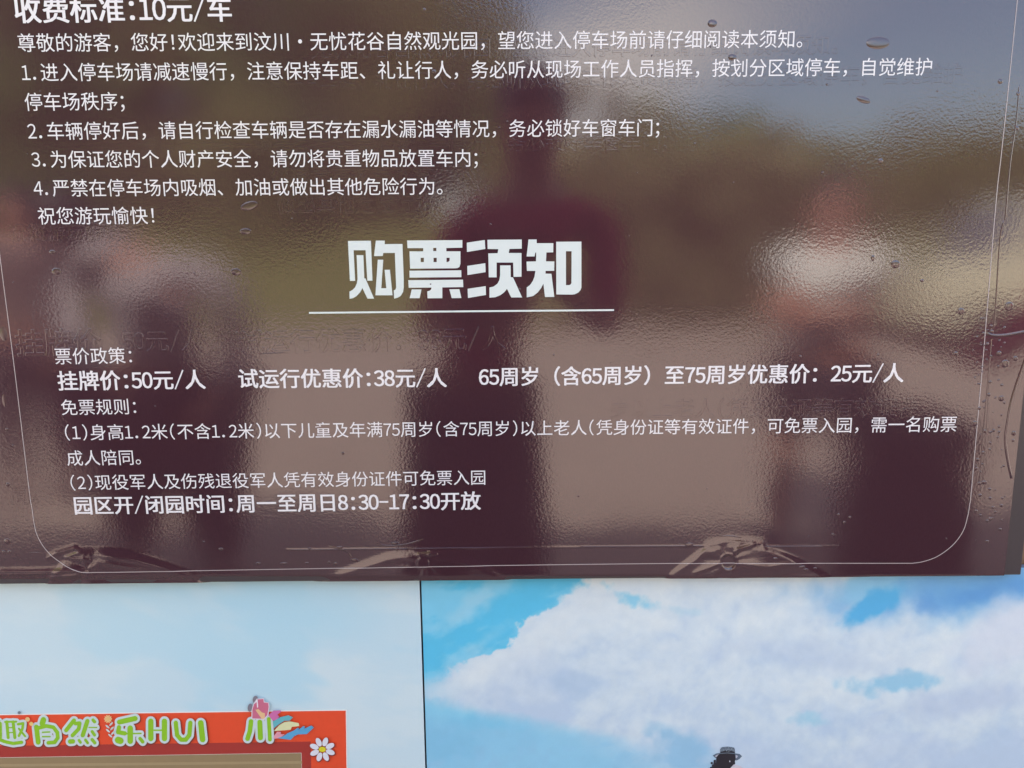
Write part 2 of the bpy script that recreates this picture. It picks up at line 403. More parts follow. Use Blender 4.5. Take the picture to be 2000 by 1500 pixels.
def strip(name, pts, wpx, m, parent, off=0.0003, relief=0.0, ends=0):
    "line of constant width that follows pixel way-points on the sign"
    q = [Vector(P(*p)) for p in pts]
    # Catmull-Rom through the way-points, then 2 mm steps
    out = []
    for k in range(len(q) - 1):
        p0 = q[max(0, k - 1)]; p1 = q[k]; p2 = q[k + 1]; p3 = q[min(len(q) - 1, k + 2)]
        n = max(1, int((p2 - p1).length / 0.002))
        for i_ in range(n):
            t = i_ / n
            out.append(p1.lerp(p2, t) if ends else 0.5 * ((2 * p1) + (p2 - p0) * t + (2 * p0 - 5 * p1 + 4 * p2 - p3) * t * t + (3 * p1 - p0 - 3 * p2 + p3) * t ** 3))
    out.append(q[-1]); hw = wpx / PXM / 2; prof = [(-1, 0), (1, 0)] if not relief else [(-1, 0), (-0.5, 0.8), (0, 1), (0.5, 0.8), (1, 0)]
    VV, FF = [], []
    for k, p in enumerate(out):
        d = (out[min(k + 1, len(out) - 1)] - out[max(k - 1, 0)]).normalized(); nn = Vector((-d.y, d.x))
        fade = min(1, k / 6, (len(out) - 1 - k) / 6) if relief else 1
        for a, b in prof:
            c = p + nn * (a * hw)
            VV.append((c.x, float(drape(np.array(c.x), np.array(c.y), off)) - relief * b * fade, c.y))
    n = len(prof)
    for k in range(len(out) - 1):
        for e in range(n - 1): FF.append((k * n + e, (k + 1) * n + e, (k + 1) * n + e + 1, k * n + e + 1))
    return mesh_obj(name, VV, FF, m, parent, smooth=bool(relief))
strip('headline_rule', [(604, 611), (900, 608), (1199, 605.5)], 3.4, M_TITLE, sign, ends=1)
strip('border_line', [(-98, -280), (-57, 40), (0, 493), (28, 710), (57, 950), (63, 990), (68, 1024), (74, 1046), (88, 1070), (108, 1090), (133, 1106), (150, 1113), (168, 1117), (200, 1117), (300, 1115.5), (700, 1108.5), (1000, 1103.5),
      (1350, 1099.5), (1600, 1099.5), (1760, 1099.5), (1785, 1099), (1807, 1095), (1832, 1085), (1860, 1064), (1880, 1037), (1889, 1008), (1893, 985), (1897, 950), (1920, 690), (1944, 400), (1956, 290), (1986, 0), (2010, -280)], 1.45, M_LINE, sign, 0.00025)
# creases standing up in the film near the right edge
for pts, wd, rl in (
    ([(1990, 165), (1984, 235), (1972, 320), (1963, 420), (1958, 436), (1952, 470), (1946, 560), (1941, 640)], 3.2, 0.0006),
    ([(1922, 648), (1930, 652), (1940, 655), (1965, 654), (1998, 648), (2030, 642)], 6, 0.0009),
    ([(1936, 662), (1929, 740), (1921, 830), (1915, 905), (1913, 960)], 2.4, 0.0004),
    ([(1931, 740), (1926, 840), (1919, 930)], 2.0, 0.0003),
    ([(2012, 672), (1990, 720), (1978, 770), (1966, 830), (1963, 862), (1968, 900), (1975, 935)], 6, 0.0009),
    ([(560, 1073.5), (800, 1071)], 2.2, 0.0003), ([(800, 1071), (1040, 1068)], 2.2, 0.0002), ([(1130, 1067), (1375, 1065.5)], 2.2, 0.0003), ([(1490, 1066.5), (1610, 1066.5)], 2.2, 0.0003),
    ([(50, 1078.5), (90, 1079)], 2.0, 0.0003),
    ([(640, 1066), (675, 1075), (688, 1090), (700, 1096)], 4, 0.0004), ([(730, 1056), (752, 1065), (790, 1063), (830, 1052)], 3, 0.0004),
    ([(504, 691), (540, 689), (566, 687)], 2.0, 0.0003), ([(1400, 1048), (1424, 1046), (1450, 1050)], 2.5, 0.0003)):
    strip('film_crease', [p for p in pts if p[0] < 1990 or p[1] < 700], wd, M_SMOOTH, sign, -0.00003, rl)

# ------------------------------------------------------------------ air bubbles under the film
def dome(n=14, r=5):
    v, f = [], []
    for a in range(r):
        t = a / r; rad = math.cos(t * math.pi / 2); hh = math.sin(t * math.pi / 2)
        for b in range(n):
            g = 2 * math.pi * b / n; v.append((rad * math.cos(g), -hh, rad * math.sin(g)))
    v.append((0, -1, 0))
    for a in range(r - 1):
        for b in range(n): f.append((a * n + b, (a + 1) * n + b, (a + 1) * n + (b + 1) % n, a * n + (b + 1) % n))
    for b in range(n): f.append(((r - 1) * n + b, r * n, (r - 1) * n + (b + 1) % n))
    f = [tuple(reversed(q)) for q in f]
    return v, f
dv, df = dome()
bub_me = bpy.data.meshes.new('air_bubble'); bub_me.from_pydata(dv, [], df); bub_me.materials.append(M_SMOOTH); bub_me.shade_smooth()
def bubble(px, py, rx, ry=None, h=0.28, rot=0):
    ry = ry or rx; x, zz = P(px, py)
    o = bpy.data.objects.new('air_bubble', bub_me); COL.objects.link(o); o.parent = sign
    o.location = (x, float(drape(np.array(x), np.array(zz), -0.00005)), zz)
    h = min(h, 1.1 / max(rx, ry))
    o.scale = (rx / PXM, rx / PXM * h, ry / PXM); o.rotation_euler = (0, rot, 0)
for b in [(1391, 46, 9, 7), (1714, 84, 22, 11, 0.16), (1686, 195, 14, 6, 0.2, 0.3), (1430, 112, 8, 6), (1953, 159, 5), (1988, 183, 4), (1985, 250, 5, 4, .3, .6), (1719, 314, 5), (1748, 516, 9, 8),
          (1704, 504, 4, 6), (1800, 548, 4, 3), (1876, 608, 7), (1970, 598, 9, 9), (1866, 690, 4), (1903, 827, 6), (1922, 842, 4), (1955, 778, 6), (1979, 846, 5), (1978, 860, 3), (1962, 710, 8, 8), (1950, 690, 5),
          (1982, 700, 5), (111, 530, 9, 7), (103, 492, 6, 4), (461, 531, 10, 7, 0.2), (487, 402, 17, 8, 0.14, -0.3), (480, 452, 11, 6, 0.14), (8, 652, 8, 14, .3), (9, 782, 4, 13, .3), (14, 838, 3), (16, 946, 4), (15, 1057, 7, 6), (8, 1078, 4), (19, 1078, 4),
          (664, 1069, 7, 3), (772, 1061, 9, 3.5), (776, 1072, 6, 3), (693, 1094, 9, 4, .3, .2), (656, 1101, 4), (643, 1098, 3), (605, 1071, 4, 2), (1346, 1064, 9, 5), (1513, 1090, 5, 3), (1565, 1106, 7, 2.5, .3, -.2), (1573, 1111, 5, 2.5), (1591, 1109, 4, 2),
          (1659, 1010, 3), (1626, 1044, 3), (1637, 1005, 3), (1648, 1020, 3), (1928, 1017, 4, 3), (1927, 1057, 4, 3), (1943, 1000, 3), (1955, 987, 4, 3), (1921, 942, 6, 4), (1912, 944, 4, 4), (1932, 955, 4, 3), (505, 1100, 5, 3), (555, 1100, 8, 2.5, .3), (432, 1072, 5, 3), (600, 1099, 4, 2), (670, 885, 3), (829, 19, 3), (848, 140, 4)]:
    bubble(*b)
for _ in range(120):
    if _ < 75: px = 1900 + 62 * random.random() ** 0.8; py = 620 + 420 * random.random()
    else: px = 20 + 1900 * random.random(); py = 40 + 1040 * random.random()
    if px > 1962: continue
    r = random.uniform(1.3, 3.0) * (1.3 if px > 1900 else 0.9)
    bubble(px, py, r, r * random.uniform(0.5, 1), 0.3, random.uniform(-1, 1))

# ------------------------------------------------------------------ posters
def poster_mat(name):
    m = bpy.data.materials.new(name); m.use_nodes = True; t = m.node_tree; b = t.nodes['Principled BSDF']
    b.inputs['Roughness'].default_value = 0.45
    a = t.nodes.new('ShaderNodeAttribute'); a.attribute_name = 'print'
    c = t.nodes.new('ShaderNodeTexCoord'); n = t.nodes.new('ShaderNodeTexNoise'); n.inputs['Scale'].default_value = 420; n.inputs['Detail'].default_value = 3
    mr = t.nodes.new('ShaderNodeMapRange'); mr.inputs['To Min'].default_value = 0.965; mr.inputs['To Max'].default_value = 1.035
    mu = t.nodes.new('ShaderNodeVectorMath'); mu.operation = 'MULTIPLY'
    t.links.new(c.outputs['Object'], n.inputs['Vector']); t.links.new(n.outputs['Fac'], mr.inputs['Value'])
    t.links.new(a.outputs['Color'], mu.inputs[0]); t.links.new(mr.outputs[0], mu.inputs[1]); t.links.new(mu.outputs[0], b.inputs['Base Color'])
    return m
M_POSTER = poster_mat('poster_print')
ZP_TOP = P(1500, 1113, 0.016)[1]; ZP_BOT = 0.22
YP = 0.016                                     # poster faces lie behind the board
X_SPLIT = P(823, 1200, YP)[0]
def mixc(a, b, t): return a * (1 - t[..., None]) + b * t[..., None]
def C(*c): return np.array(c, float)
PK = np.array([0.93, 0.875, 0.81])                                      # paper white of the print against the photographed white
def poster(label, x0, x1, painter):
    root = empty('poster', ((x0 + x1) / 2, YP, ZP_BOT), label, 'poster')
    st = 0.0016
    xs = np.linspace(x0, x1, int((x1 - x0) / st)); zs = np.linspace(ZP_BOT, ZP_TOP, int((ZP_TOP - ZP_BOT) / st))
    X, Z = np.meshgrid(xs, zs)
    # picture coordinates on the print, in photograph pixels
    px, py = PX((X) * CAM_D / (CAM_D + YP), CAM_H + (Z - CAM_H) * CAM_D / (CAM_D + YP))
    col = srgb_np(painter(px, py)) * PK
    nx, nz = len(xs), len(zs)
    V = np.stack([X - root.location.x, np.zeros_like(X), Z - ZP_BOT], -1).reshape(-1, 3)
    i, j = np.meshgrid(np.arange(nx - 1), np.arange(nz - 1)); a = (j * nx + i).ravel()
    F = np.stack([a, a + 1, a + 1 + nx, a + nx], -1)
    grid_obj('printed_sheet', V, F, M_POSTER, root, False, col.reshape(-1, 3))
    box('backing_board', (x0 - root.location.x, 0.0006, 0), (x1 - root.location.x, 0.010, ZP_TOP - ZP_BOT), M_EDGE, root)
    return root
M_EDGE = mat('blue_grey_board_edge', (0.10, 0.14, 0.22), 0.5)
def blob(px, py, cx, cy, rx, ry, rot=0, soft=0.5, wob=0.35, sc_=0.02, seed=0):
    c, s = math.cos(rot), math.sin(rot); dx_, dy_ = px - cx, py - cy
    u = (dx_ * c + dy_ * s) / rx; v = (-dx_ * s + dy_ * c) / ry
    d = np.sqrt(u * u + v * v) + wob * (fbm(px * sc_ + seed, py * sc_ + seed * 1.7, 5) - 0.5) * 2
    return 1 - sstep(1 - soft, 1 + soft, d)
def puff(px, py, sc_, seed, ox=-0.5, oy=-0.9, o=6):
    "relief of billowing cloud tops printed on the sheet, about -1..1"
    wx = px * sc_ + 1.2 * fbm(px * sc_ * .6 + seed, py * sc_ * .6, 3); wy = py * sc_ * 1.25 + 1.2 * fbm(px * sc_ * .6 + 5, py * sc_ * .6 + seed, 3)
    g_ = lambda x, y: fbm(x + seed, y, o, 0.58)
    return (g_(wx, wy) - g_(wx + ox * .35, wy + oy * .35)) * 3.2
def paint_right(px, py):
    n1 = fbm(px * 0.012, py * 0.016, 6); n3 = fbm(px * 0.004 + 9, py * 0.006 + 3, 3); fine = fbm(px * 0.05 + 2, py * 0.06, 5) - 0.5
    base = mixc(np.broadcast_to(C(86, 190, 232), px.shape + (3,)), C(92, 160, 220), sstep(1300, 1850, px + 80 * (n1 - .5)))
    base = mixc(base, C(140, 200, 232), sstep(1300, 1450, py + 90 * (n1 - .5)) * 0.9)
    haze_ = sstep(0.44, 0.66, fbm(px * 0.007 + 1, py * 0.014 + 4 + px * .003, 7, .6)) * .6 * sstep(1360, 1250, px)
    base = mixc(base, C(146, 208, 236), haze_)
    ex = np.interp(py, [1100, 1140, 1165, 1185, 1197, 1215, 1240, 1262, 1280, 1290, 1310, 1340, 1360, 1380, 1400, 1440, 1500, 1600],
                   [1180, 1150, 1118, 1100, 1072, 1040, 1022, 1008, 955, 915, 895, 862, 845, 900, 1000, 1180, 1290, 1330])
    bill = 30 * np.abs(fbm(px * 0.04, py * 0.04, 5, .6) * 2 - 1) + 46 * (fbm(px * 0.017, py * 0.02 + 3, 5, .6) - 0.5)
    e = px - ex + 22 - bill
    hard = np.interp(py, [1150, 1200, 1290, 1330, 1370, 1460], [16, 5, 8, 22, 70, 120])
    m = sstep(-hard, hard, e)
    cl = np.broadcast_to(C(199, 217, 232), px.shape + (3,))
    big = puff(px, py, 0.0065, 3.0); med = puff(px, py, 0.02, 11.0); low = sstep(1180, 1480, py) * 0.5
    light = 0.85 * big + 0.42 * med + 0.6 * fine - low * 1.2 + 0.22 - 0.25 * sstep(.48, .6, n3)
    light = light + 0.06
    cl = mixc(cl, C(212, 226, 235), np.clip(light, 0, 1)); cl = mixc(cl, C(178, 202, 228), np.clip(-light, 0, 1) * 0.95)
    cl = mixc(cl, C(188, 206, 230), sstep(.5, .65, n3) * .35)
    edge_ = sstep(0, 60, e) * sstep(200, 40, e) * sstep(1380, 1300, py); cl = mixc(cl, C(214, 226, 234), edge_ * .55)
    col = mixc(base, cl, m)
    def b(c, cx, cy, rx, ry, rot, k, soft=.55, wob=.9, sc_=.022, seed=0):
        nonlocal col
        col = mixc(col, C(*c), np.clip(blob(px, py, cx, cy, rx, ry, rot, soft, wob, sc_, seed) * k, 0, 1))
    b((176, 214, 234), 945, 1165, 90, 18, -0.7, .45, seed=2); b((176, 214, 234), 930, 1265, 60, 14, -0.6, .35, seed=6); b((190, 214, 232), 845, 1345, 50, 30, 0, .6, seed=7)
    b((128, 200, 232), 1236, 1168, 40, 13, 0.3, .85, .5, 1.1, .04, 8)
    b((112, 172, 222), 1890, 1140, 250, 60, -0.1, 1, .55, .6, .014, 9); b((136, 194, 228), 1700, 1150, 70, 30, -0.3, .9, .6, .7, .03, 10)
    b((84, 174, 226), 1695, 1188, 62, 22, -0.5, 1, .4, .7, .03, 11); b((86, 150, 214), 1915, 1160, 110, 24, -0.2, .7, .7, .8, .02, 12)
    b((206, 216, 232), 1985, 1232, 120, 52, -0.5, .7, .5, .7, .02, 14)
    b((144, 196, 226), 1755, 1334, 76, 20, -0.05, .95, .4, .8, .03, 13); b((150, 200, 226), 1585, 1408, 30, 12, 0.1, .8, .6, .9, .05, 15)
    b((150, 200, 226), 1340, 1195, 26, 8, 0.2, .35, .6, 1, .05, 25)
    b((170, 196, 224), 1110, 1335, 60, 20, 0.1, .6, .7, .8, .03, 3); b((168, 188, 220), 1880, 1370, 120, 26, -.2, .5, .8, .8, .02, 31); b((170, 192, 222), 1560, 1280, 160, 24, .1, .4, .8, .9, .02, 33)
    low2 = sstep(1395, 1440, py + 50 * (n1 - .5) - (px - 850) * .08) * sstep(1380, 1180, px + 120 * (n1 - .5)) * .8
    col = mixc(col, C(142, 196, 230), low2 * (0.6 + 0.8 * np.clip(-med, 0, 1)))
    b((136, 188, 224), 1335, 1470, 60, 32, 0.5, .8, .6, .8, .03, 19); b((126, 190, 226), 870, 1440, 60, 40, 0.3, .7, .6, .8, .03, 20)
    return np.clip(col * (1 + 0.03 * fine[..., None]), 0, 255)
def paint_left(px, py):
    n1 = fbm(px * 0.0042 - py * 0.002, py * 0.012, 5); n2 = fbm(px * 0.004 + 8, py * 0.01 + 2 - px * .002, 4)
    c = np.broadcast_to(C(190, 217, 232), px.shape + (3,))
    c = mixc(c, C(200, 221, 232), sstep(0.45, 0.65, n1)); c = mixc(c, C(176, 214, 233), sstep(0.48, 0.7, n2) * .9)
    c = mixc(c, C(200, 222, 231), sstep(520, 0, px) * sstep(1500, 1250, py) * .45)
    c = mixc(c, C(170, 212, 233), blob(px, py, 540, 1180, 220, 60, .1, .7, .3, .01, 3) * .6)
    c = mixc(c, C(205, 222, 232), sstep(1370, 1560, py) * .5)
    return c
pl = poster('pale cloudy sky poster with a red gateway and green bubble letters, below the brown board', P(0, 1300)[0] - 0.18, X_SPLIT - 0.0012, paint_left)
pr = poster('blue sky poster with big white clouds and a woman in a straw hat', X_SPLIT + 0.0012, P(2000, 1300)[0] + 0.16, paint_right)

_pm = {}
def pm(r, g, b):
    k = (r, g, b)
    if k not in _pm:
        c = tuple(min(1, q * k_) for q, k_ in zip(srgb(r, g, b), PK)); _pm[k] = mat('print_%02x%02x%02x' % k, c, 0.45, 1.5, 0.06, 120)
    return _pm[k]
class Print:
    "flat print laid in sheets 0.04 mm apart on a poster"
    def __init__(s, root): s.root = root; s.layer = 0.0004; s.V = []; s.F = []; s.mi = []; s.ms = []
    def poly(s, pts, col):
        m = pm(*col)
        if m not in s.ms: s.ms.append(m)
        s.layer += 0.00001; y = YP - s.layer; n = len(s.V)
        q = [P(p[0], p[1], YP) for p in pts]
        for x, zz in q: s.V.append((x - s.root.location.x, y - YP, zz - ZP_BOT))
        for t in tessellate_polygon([[Vector((x, zz, 0)) for x, zz in q]]):
            a, b, c = [Vector(s.V[n + k]) for k in t]
            if (b - a).cross(c - a).y > 0: t = (t[0], t[2], t[1])
            s.F.append(tuple(n + k for k in t)); s.mi.append(s.ms.index(m))
    def disc(s, cx, cy, rx, ry, col, rot=0, n=16):
        s.poly([(cx + rx * math.cos(a) * math.cos(rot) - ry * math.sin(a) * math.sin(rot), cy + rx * math.cos(a) * math.sin(rot) + ry * math.sin(a) * math.cos(rot)) for a in [2 * math.pi * k / n for k in range(n)]], col)
    def stroke(s, pts, wd, col):
        for k in range(len(pts) - 1):
            (ax, ay), (bx, by) = pts[k], pts[k + 1]; g = math.atan2(by - ay, bx - ax); r = wd / 2; q = []
            for e in range(9): a = g + math.pi / 2 + math.pi * e / 8; q.append((ax + r * math.cos(a), ay + r * math.sin(a)))
            for e in range(9): a = g - math.pi / 2 + math.pi * e / 8; q.append((bx + r * math.cos(a), by + r * math.sin(a)))
            s.poly(q, col)
    def build(s, name):
        o = mesh_obj(name, s.V, s.F, s.ms, s.root, mi=s.mi); s.V, s.F, s.mi, s.ms = [], [], [], []; return o
pp = Print(pl)
YB = 1900
pp.poly([(-160, 1396.5), (0, 1394.5), (677.5, 1385.5), (684, YB), (-160, YB)], (232, 232, 232))
pp.poly([(-160, 1399), (0, 1396.5), (675.5, 1387.5), (682, YB), (617, YB), (607, 1448), (0, 1456.5), (-160, 1459)], (222, 74, 38))
pp.poly([(-160, 1459), (0, 1456.5), (607, 1448), (617, YB), (598, YB), (589, 1470), (0, 1479), (-160, 1482)], (160, 48, 42))
pp.poly([(-160, 1482), (0, 1479.5), (588.5, 1470.5), (597, YB), (-160, YB)], (143, 124, 92))
pp.poly([(-160, 1494), (0, 1492), (590, 1486), (590.5, 1491), (0, 1497), (-160, 1499)], (158, 140, 106))
pp.build('printed_gateway')
k4 = lambda pts: [(x * 0.175, 1300 + y * 0.175) for x, y in pts]
k5 = lambda pts: [(350 + x * 0.175, 1300 + y * 0.175) for x, y in pts]
chars = [
 [(k4([(10, 640), (12, 800)]), 5), (k4([(80, 625), (95, 800)]), 6), (k4([(150, 625), (170, 800)]), 6), (k4([(60, 625), (185, 622)]), 4), (k4([(90, 690), (150, 688)]), 2.5), (k4([(95, 745), (160, 743)]), 2.5),
  (k4([(205, 650), (262, 640), (255, 700), (215, 780)]), 5), (k4([(215, 700), (285, 785)]), 4), (k4([(-20, 815), (60, 845), (150, 865), (245, 852)]), 6.5), (k4([(-60, 620), (-10, 620)]), 6), (k4([(-40, 600), (-40, 820)]), 6)],
 [(k4([(490, 600), (478, 640)]), 11), (k4([(412, 680), (432, 850)]), 9.5), (k4([(440, 690), (520, 668), (600, 682), (645, 740), (650, 800), (615, 850), (545, 856)]), 7.5), (k4([(480, 738), (560, 735)]), 3), (k4([(480, 787), (565, 787)]), 3)],
 [(k4([(832, 605), (745, 715)]), 8), (k4([(850, 640), (895, 635), (885, 700), (815, 772)]), 7.5), (k4([(982, 612), (930, 770)]), 8.5), (k4([(1045, 600), (1062, 620)]), 6.5), (k4([(1000, 683), (1085, 683)]), 2.5), (k4([(1035, 728), (1062, 768)]), 6),
  (k4([(790, 840), (820, 838)]), 9), (k4([(888, 825), (905, 850)]), 5.5), (k4([(960, 822), (985, 855)]), 5.5), (k4([(1035, 818), (1065, 855)]), 6.5)],
 [(k4([(1340, 622), (1515, 582)]), 10), (k4([(1335, 680), (1325, 735), (1400, 748)]), 8.5), (k4([(1460, 690), (1460, 835)]), 11), (k4([(1400, 752), (1580, 748)]), 3), (k4([(1325, 822), (1350, 830)]), 13), (k4([(1570, 805), (1600, 842)]), 7)],
 [(k4([(1690, 612), (1690, 805)]), 10.5), (k4([(1842, 612), (1842, 805)]), 10.5), (k4([(1690, 712), (1840, 712)]), 3)],
 [([(344.5, 1410), (347, 1434), (355, 1443), (364, 1443), (371, 1434), (373, 1410)], 8.5)],
 [(k5([(247, 630), (268, 815)]), 11)],
 [(k5([(808, 612), (795, 720), (768, 805)]), 9), (k5([(905, 622), (912, 795)]), 10), (k5([(1005, 585), (1018, 815)]), 7.5)],
]
for ch in chars:
    for pts, wd in ch: pp.stroke([(x + 1.2, y + 1.8) for x, y in pts], wd + 10.0, (120, 52, 44))
    for pts, wd in ch: pp.stroke(pts, wd + 9.2, (196, 212, 218))
    for pts, wd in ch: pp.stroke(pts, wd, (135, 190, 30))
    pp.build('printed_letter')
pp.disc(*k4([(225, 515)])[0], 3.2, 3.0, (110, 122, 138)); pp.disc(*k4([(318, 590)])[0], 4.5, 4.5, (222, 190, 130)); pp.disc(*k4([(360, 640)])[0], 4, 4, (226, 196, 120))
fx, fy = k4([(1215, 585)])[0]
for k in range(10): pp.disc(fx + 5.5 * math.cos(k * .628), fy + 5.5 * math.sin(k * .628), 2.8, 1.3, (236, 208, 150), k * .628, 8)
pp.disc(fx, fy, 3.5, 3.5, (226, 190, 120), 0, 10); pp.build('printed_flower')
for k, (x, y) in enumerate([(1250, 640), (1210, 670), (1260, 690), (1215, 715), (1270, 740), (1240, 770)]):
    q = k4([(x, y)])[0]; pp.disc(q[0], q[1], 5, 1.8, (190, 208, 208), 0.7 if k % 2 else -0.8, 10)
pp.build('printed_sprig')
for c_, a in ((k5([(855, 368)])[0], (5, 7.5)), (k5([(797, 458)])[0], (4.6, 8))): pp.disc(c_[0], c_[1], a[0], a[1], (122, 120, 134), 0.15)
pp.poly(k5([(812, 585), (815, 480), (835, 415), (872, 358), (952, 352), (958, 392), (1008, 400), (1016, 450), (1000, 545), (955, 592)]), (222, 214, 228))
pp.poly(k5([(822, 578), (823, 480), (842, 418), (866, 400), (878, 366), (946, 362), (950, 400), (1000, 406), (1005, 450), (990, 540), (950, 582)]), (196, 104, 134))
pp.poly(k5([(868, 370), (882, 372), (888, 450), (876, 462)]), (226, 222, 232))
pp.poly(k5([(856, 482), (890, 474), (930, 512), (962, 520), (962, 575), (932, 588)]), (222, 186, 140))
pp.poly(k5([(1000, 545), (1060, 490), (1135, 488), (1146, 500), (1100, 538), (1125, 556), (1105, 585), (1052, 604)]), (200, 108, 168))
pp.poly(k5([(1050, 612), (1140, 562), (1225, 542), (1275, 566), (1240, 602), (1180, 604), (1110, 650), (1062, 690)]), (98, 176, 190))
pp.poly(k5([(1062, 718), (1120, 654), (1180, 618), (1240, 610), (1340, 630), (1346, 662), (1262, 672), (1250, 704), (1160, 712)]), (214, 216, 172))
pp.poly(k5([(1062, 775), (1100, 725), (1142, 728), (1138, 752), (1185, 756), (1130, 795), (1062, 806)]), (218, 152, 170))
pp.poly(k5([(1100, 798), (1170, 775), (1215, 742), (1285, 712), (1330, 680), (1345, 690), (1330, 712), (1390, 662), (1408, 668), (1400, 692), (1480, 656), (1507, 680), (1430, 752), (1330, 756), (1290, 775), (1250, 816)]), (84, 160, 206))
pp.build('printed_tulip')
fx, fy = k5([(1602, 922)])[0]
for k in range(8):
    a = k * math.pi / 4 + 0.35
    pp.disc(fx + 17 * math.cos(a) + 1, fy + 16 * math.sin(a) + 1.4, 9.5, 5.6, (120, 40, 36), a)
for k in range(8):
    a = k * math.pi / 4 + 0.35; pp.disc(fx + 16.5 * math.cos(a), fy + 15.5 * math.sin(a), 9.0, 5.2, (216, 218, 232), a)
pp.disc(fx, fy, 7, 5.2, (214, 206, 40))
pp.build('printed_daisy')
ph = Print(pr)
k6 = lambda pts: [(1300 + x * 0.1, 1400 + y * 0.1) for x, y in pts]
ph.poly(k6([(1240, 1000), (1270, 950), (1340, 925), (1440, 950), (1530, 1000), (1600, 1150), (1640, 2600), (900, 2600), (890, 1200), (960, 1000)]), (196, 196, 212))
ph.poly(k6([(918, 752), (990, 712), (1062, 703), (1200, 698), (1360, 710), (1445, 722), (1492, 765), (1440, 822), (1385, 850), (1200, 800), (1000, 812), (955, 790)]), (86, 102, 124))
ph.poly(k6([(965, 760), (1000, 738), (1040, 728), (1005, 782), (975, 780)]), (170, 172, 188)); ph.poly(k6([(1368, 745), (1400, 752), (1408, 775), (1385, 800), (1368, 805)]), (176, 180, 200))
ph.poly(k6([(1060, 715), (1062, 625), (1110, 588), (1210, 577), (1310, 590), (1352, 630), (1358, 715)]), (104, 120, 138))
ph.poly(k6([(1060, 705), (1075, 678), (1150, 655), (1270, 655), (1340, 680), (1357, 708), (1210, 695)]), (26, 26, 40))
ph.poly(k6([(1020, 745), (1060, 718), (1200, 708), (1350, 722), (1368, 800), (1350, 880), (1320, 935), (1260, 1000), (1265, 1300), (1200, 1500), (960, 1450), (880, 1150), (885, 990), (940, 930), (985, 880), (990, 790)]), (26, 24, 38))
for x, y, r in ((958, 860, 26), (900, 900, 24), (930, 950, 30), (890, 1000, 30), (1330, 900, 30), (960, 905, 30)):
    q = k6([(x, y)])[0]; ph.disc(q[0], q[1], r * .1, r * .1, (34, 32, 48), 0, 10)
q = k6([(1252, 865)])[0]; ph.disc(q[0], q[1], 1.1, 1.8, (190, 196, 214), 0, 8)
for k in range(46):
    q = k6([(random.uniform(1075, 1345), random.uniform(592, 672))])[0]; c_ = random.choice([(84, 100, 122), (150, 166, 180), (66, 80, 100)]); ph.disc(q[0], q[1], .9, .6, c_, random.random() * 3, 6)
ph.build('printed_woman')

# ------------------------------------------------------------------ wall, ground, lawn bank
M_WALL = mat('brown_painted_wall', (0.20, 0.115, 0.06), 0.7, 1.45, 0.15, 12, 0.0008, 60)
tag(box('wall', (-4.6, 0.034, -0.3), (4.4, 0.30, 3.76), M_WALL, None, 0.01), kind='structure')
M_GROUND = mat('pinkish_concrete', (0.37, 0.285, 0.228), 0.85, 1.4, 0.2, 2.2, 0.002, 40)
g = 400.0
tag(mesh_obj('ground', [(-g, -g, 0), (g, -g, 0), (g, g, 0), (-g, g, 0)], [(0, 1, 2, 3)], M_GROUND), kind='structure')
for k, xx in enumerate((-6.0, -2.0, 2.0, 6.0)):
    pass
M_GRASS = mat('meadow_grass', (0.17, 0.165, 0.05), 0.9, 1.4, 0.35, 1.5, 0.02, 20)
gx, gy = np.meshgrid(np.linspace(-60, 60, 121), np.linspace(-12.6, -60, 60))
gz = 0.02 + 2.6 * sstep(-12.6, -24, gy) + 0.5 * (fbm(gx * 0.15, gy * 0.2, 4) - 0.5) * sstep(-14, -22, gy)
Vg = np.stack([gx, gy, gz], -1).reshape(-1, 3); i, j = np.meshgrid(np.arange(120), np.arange(59)); a = (j * 121 + i).ravel()
bank = grid_obj('grass_bank', Vg, np.stack([a, a + 121, a + 122, a + 1], -1), M_GRASS, None); tag(bank, kind='structure')

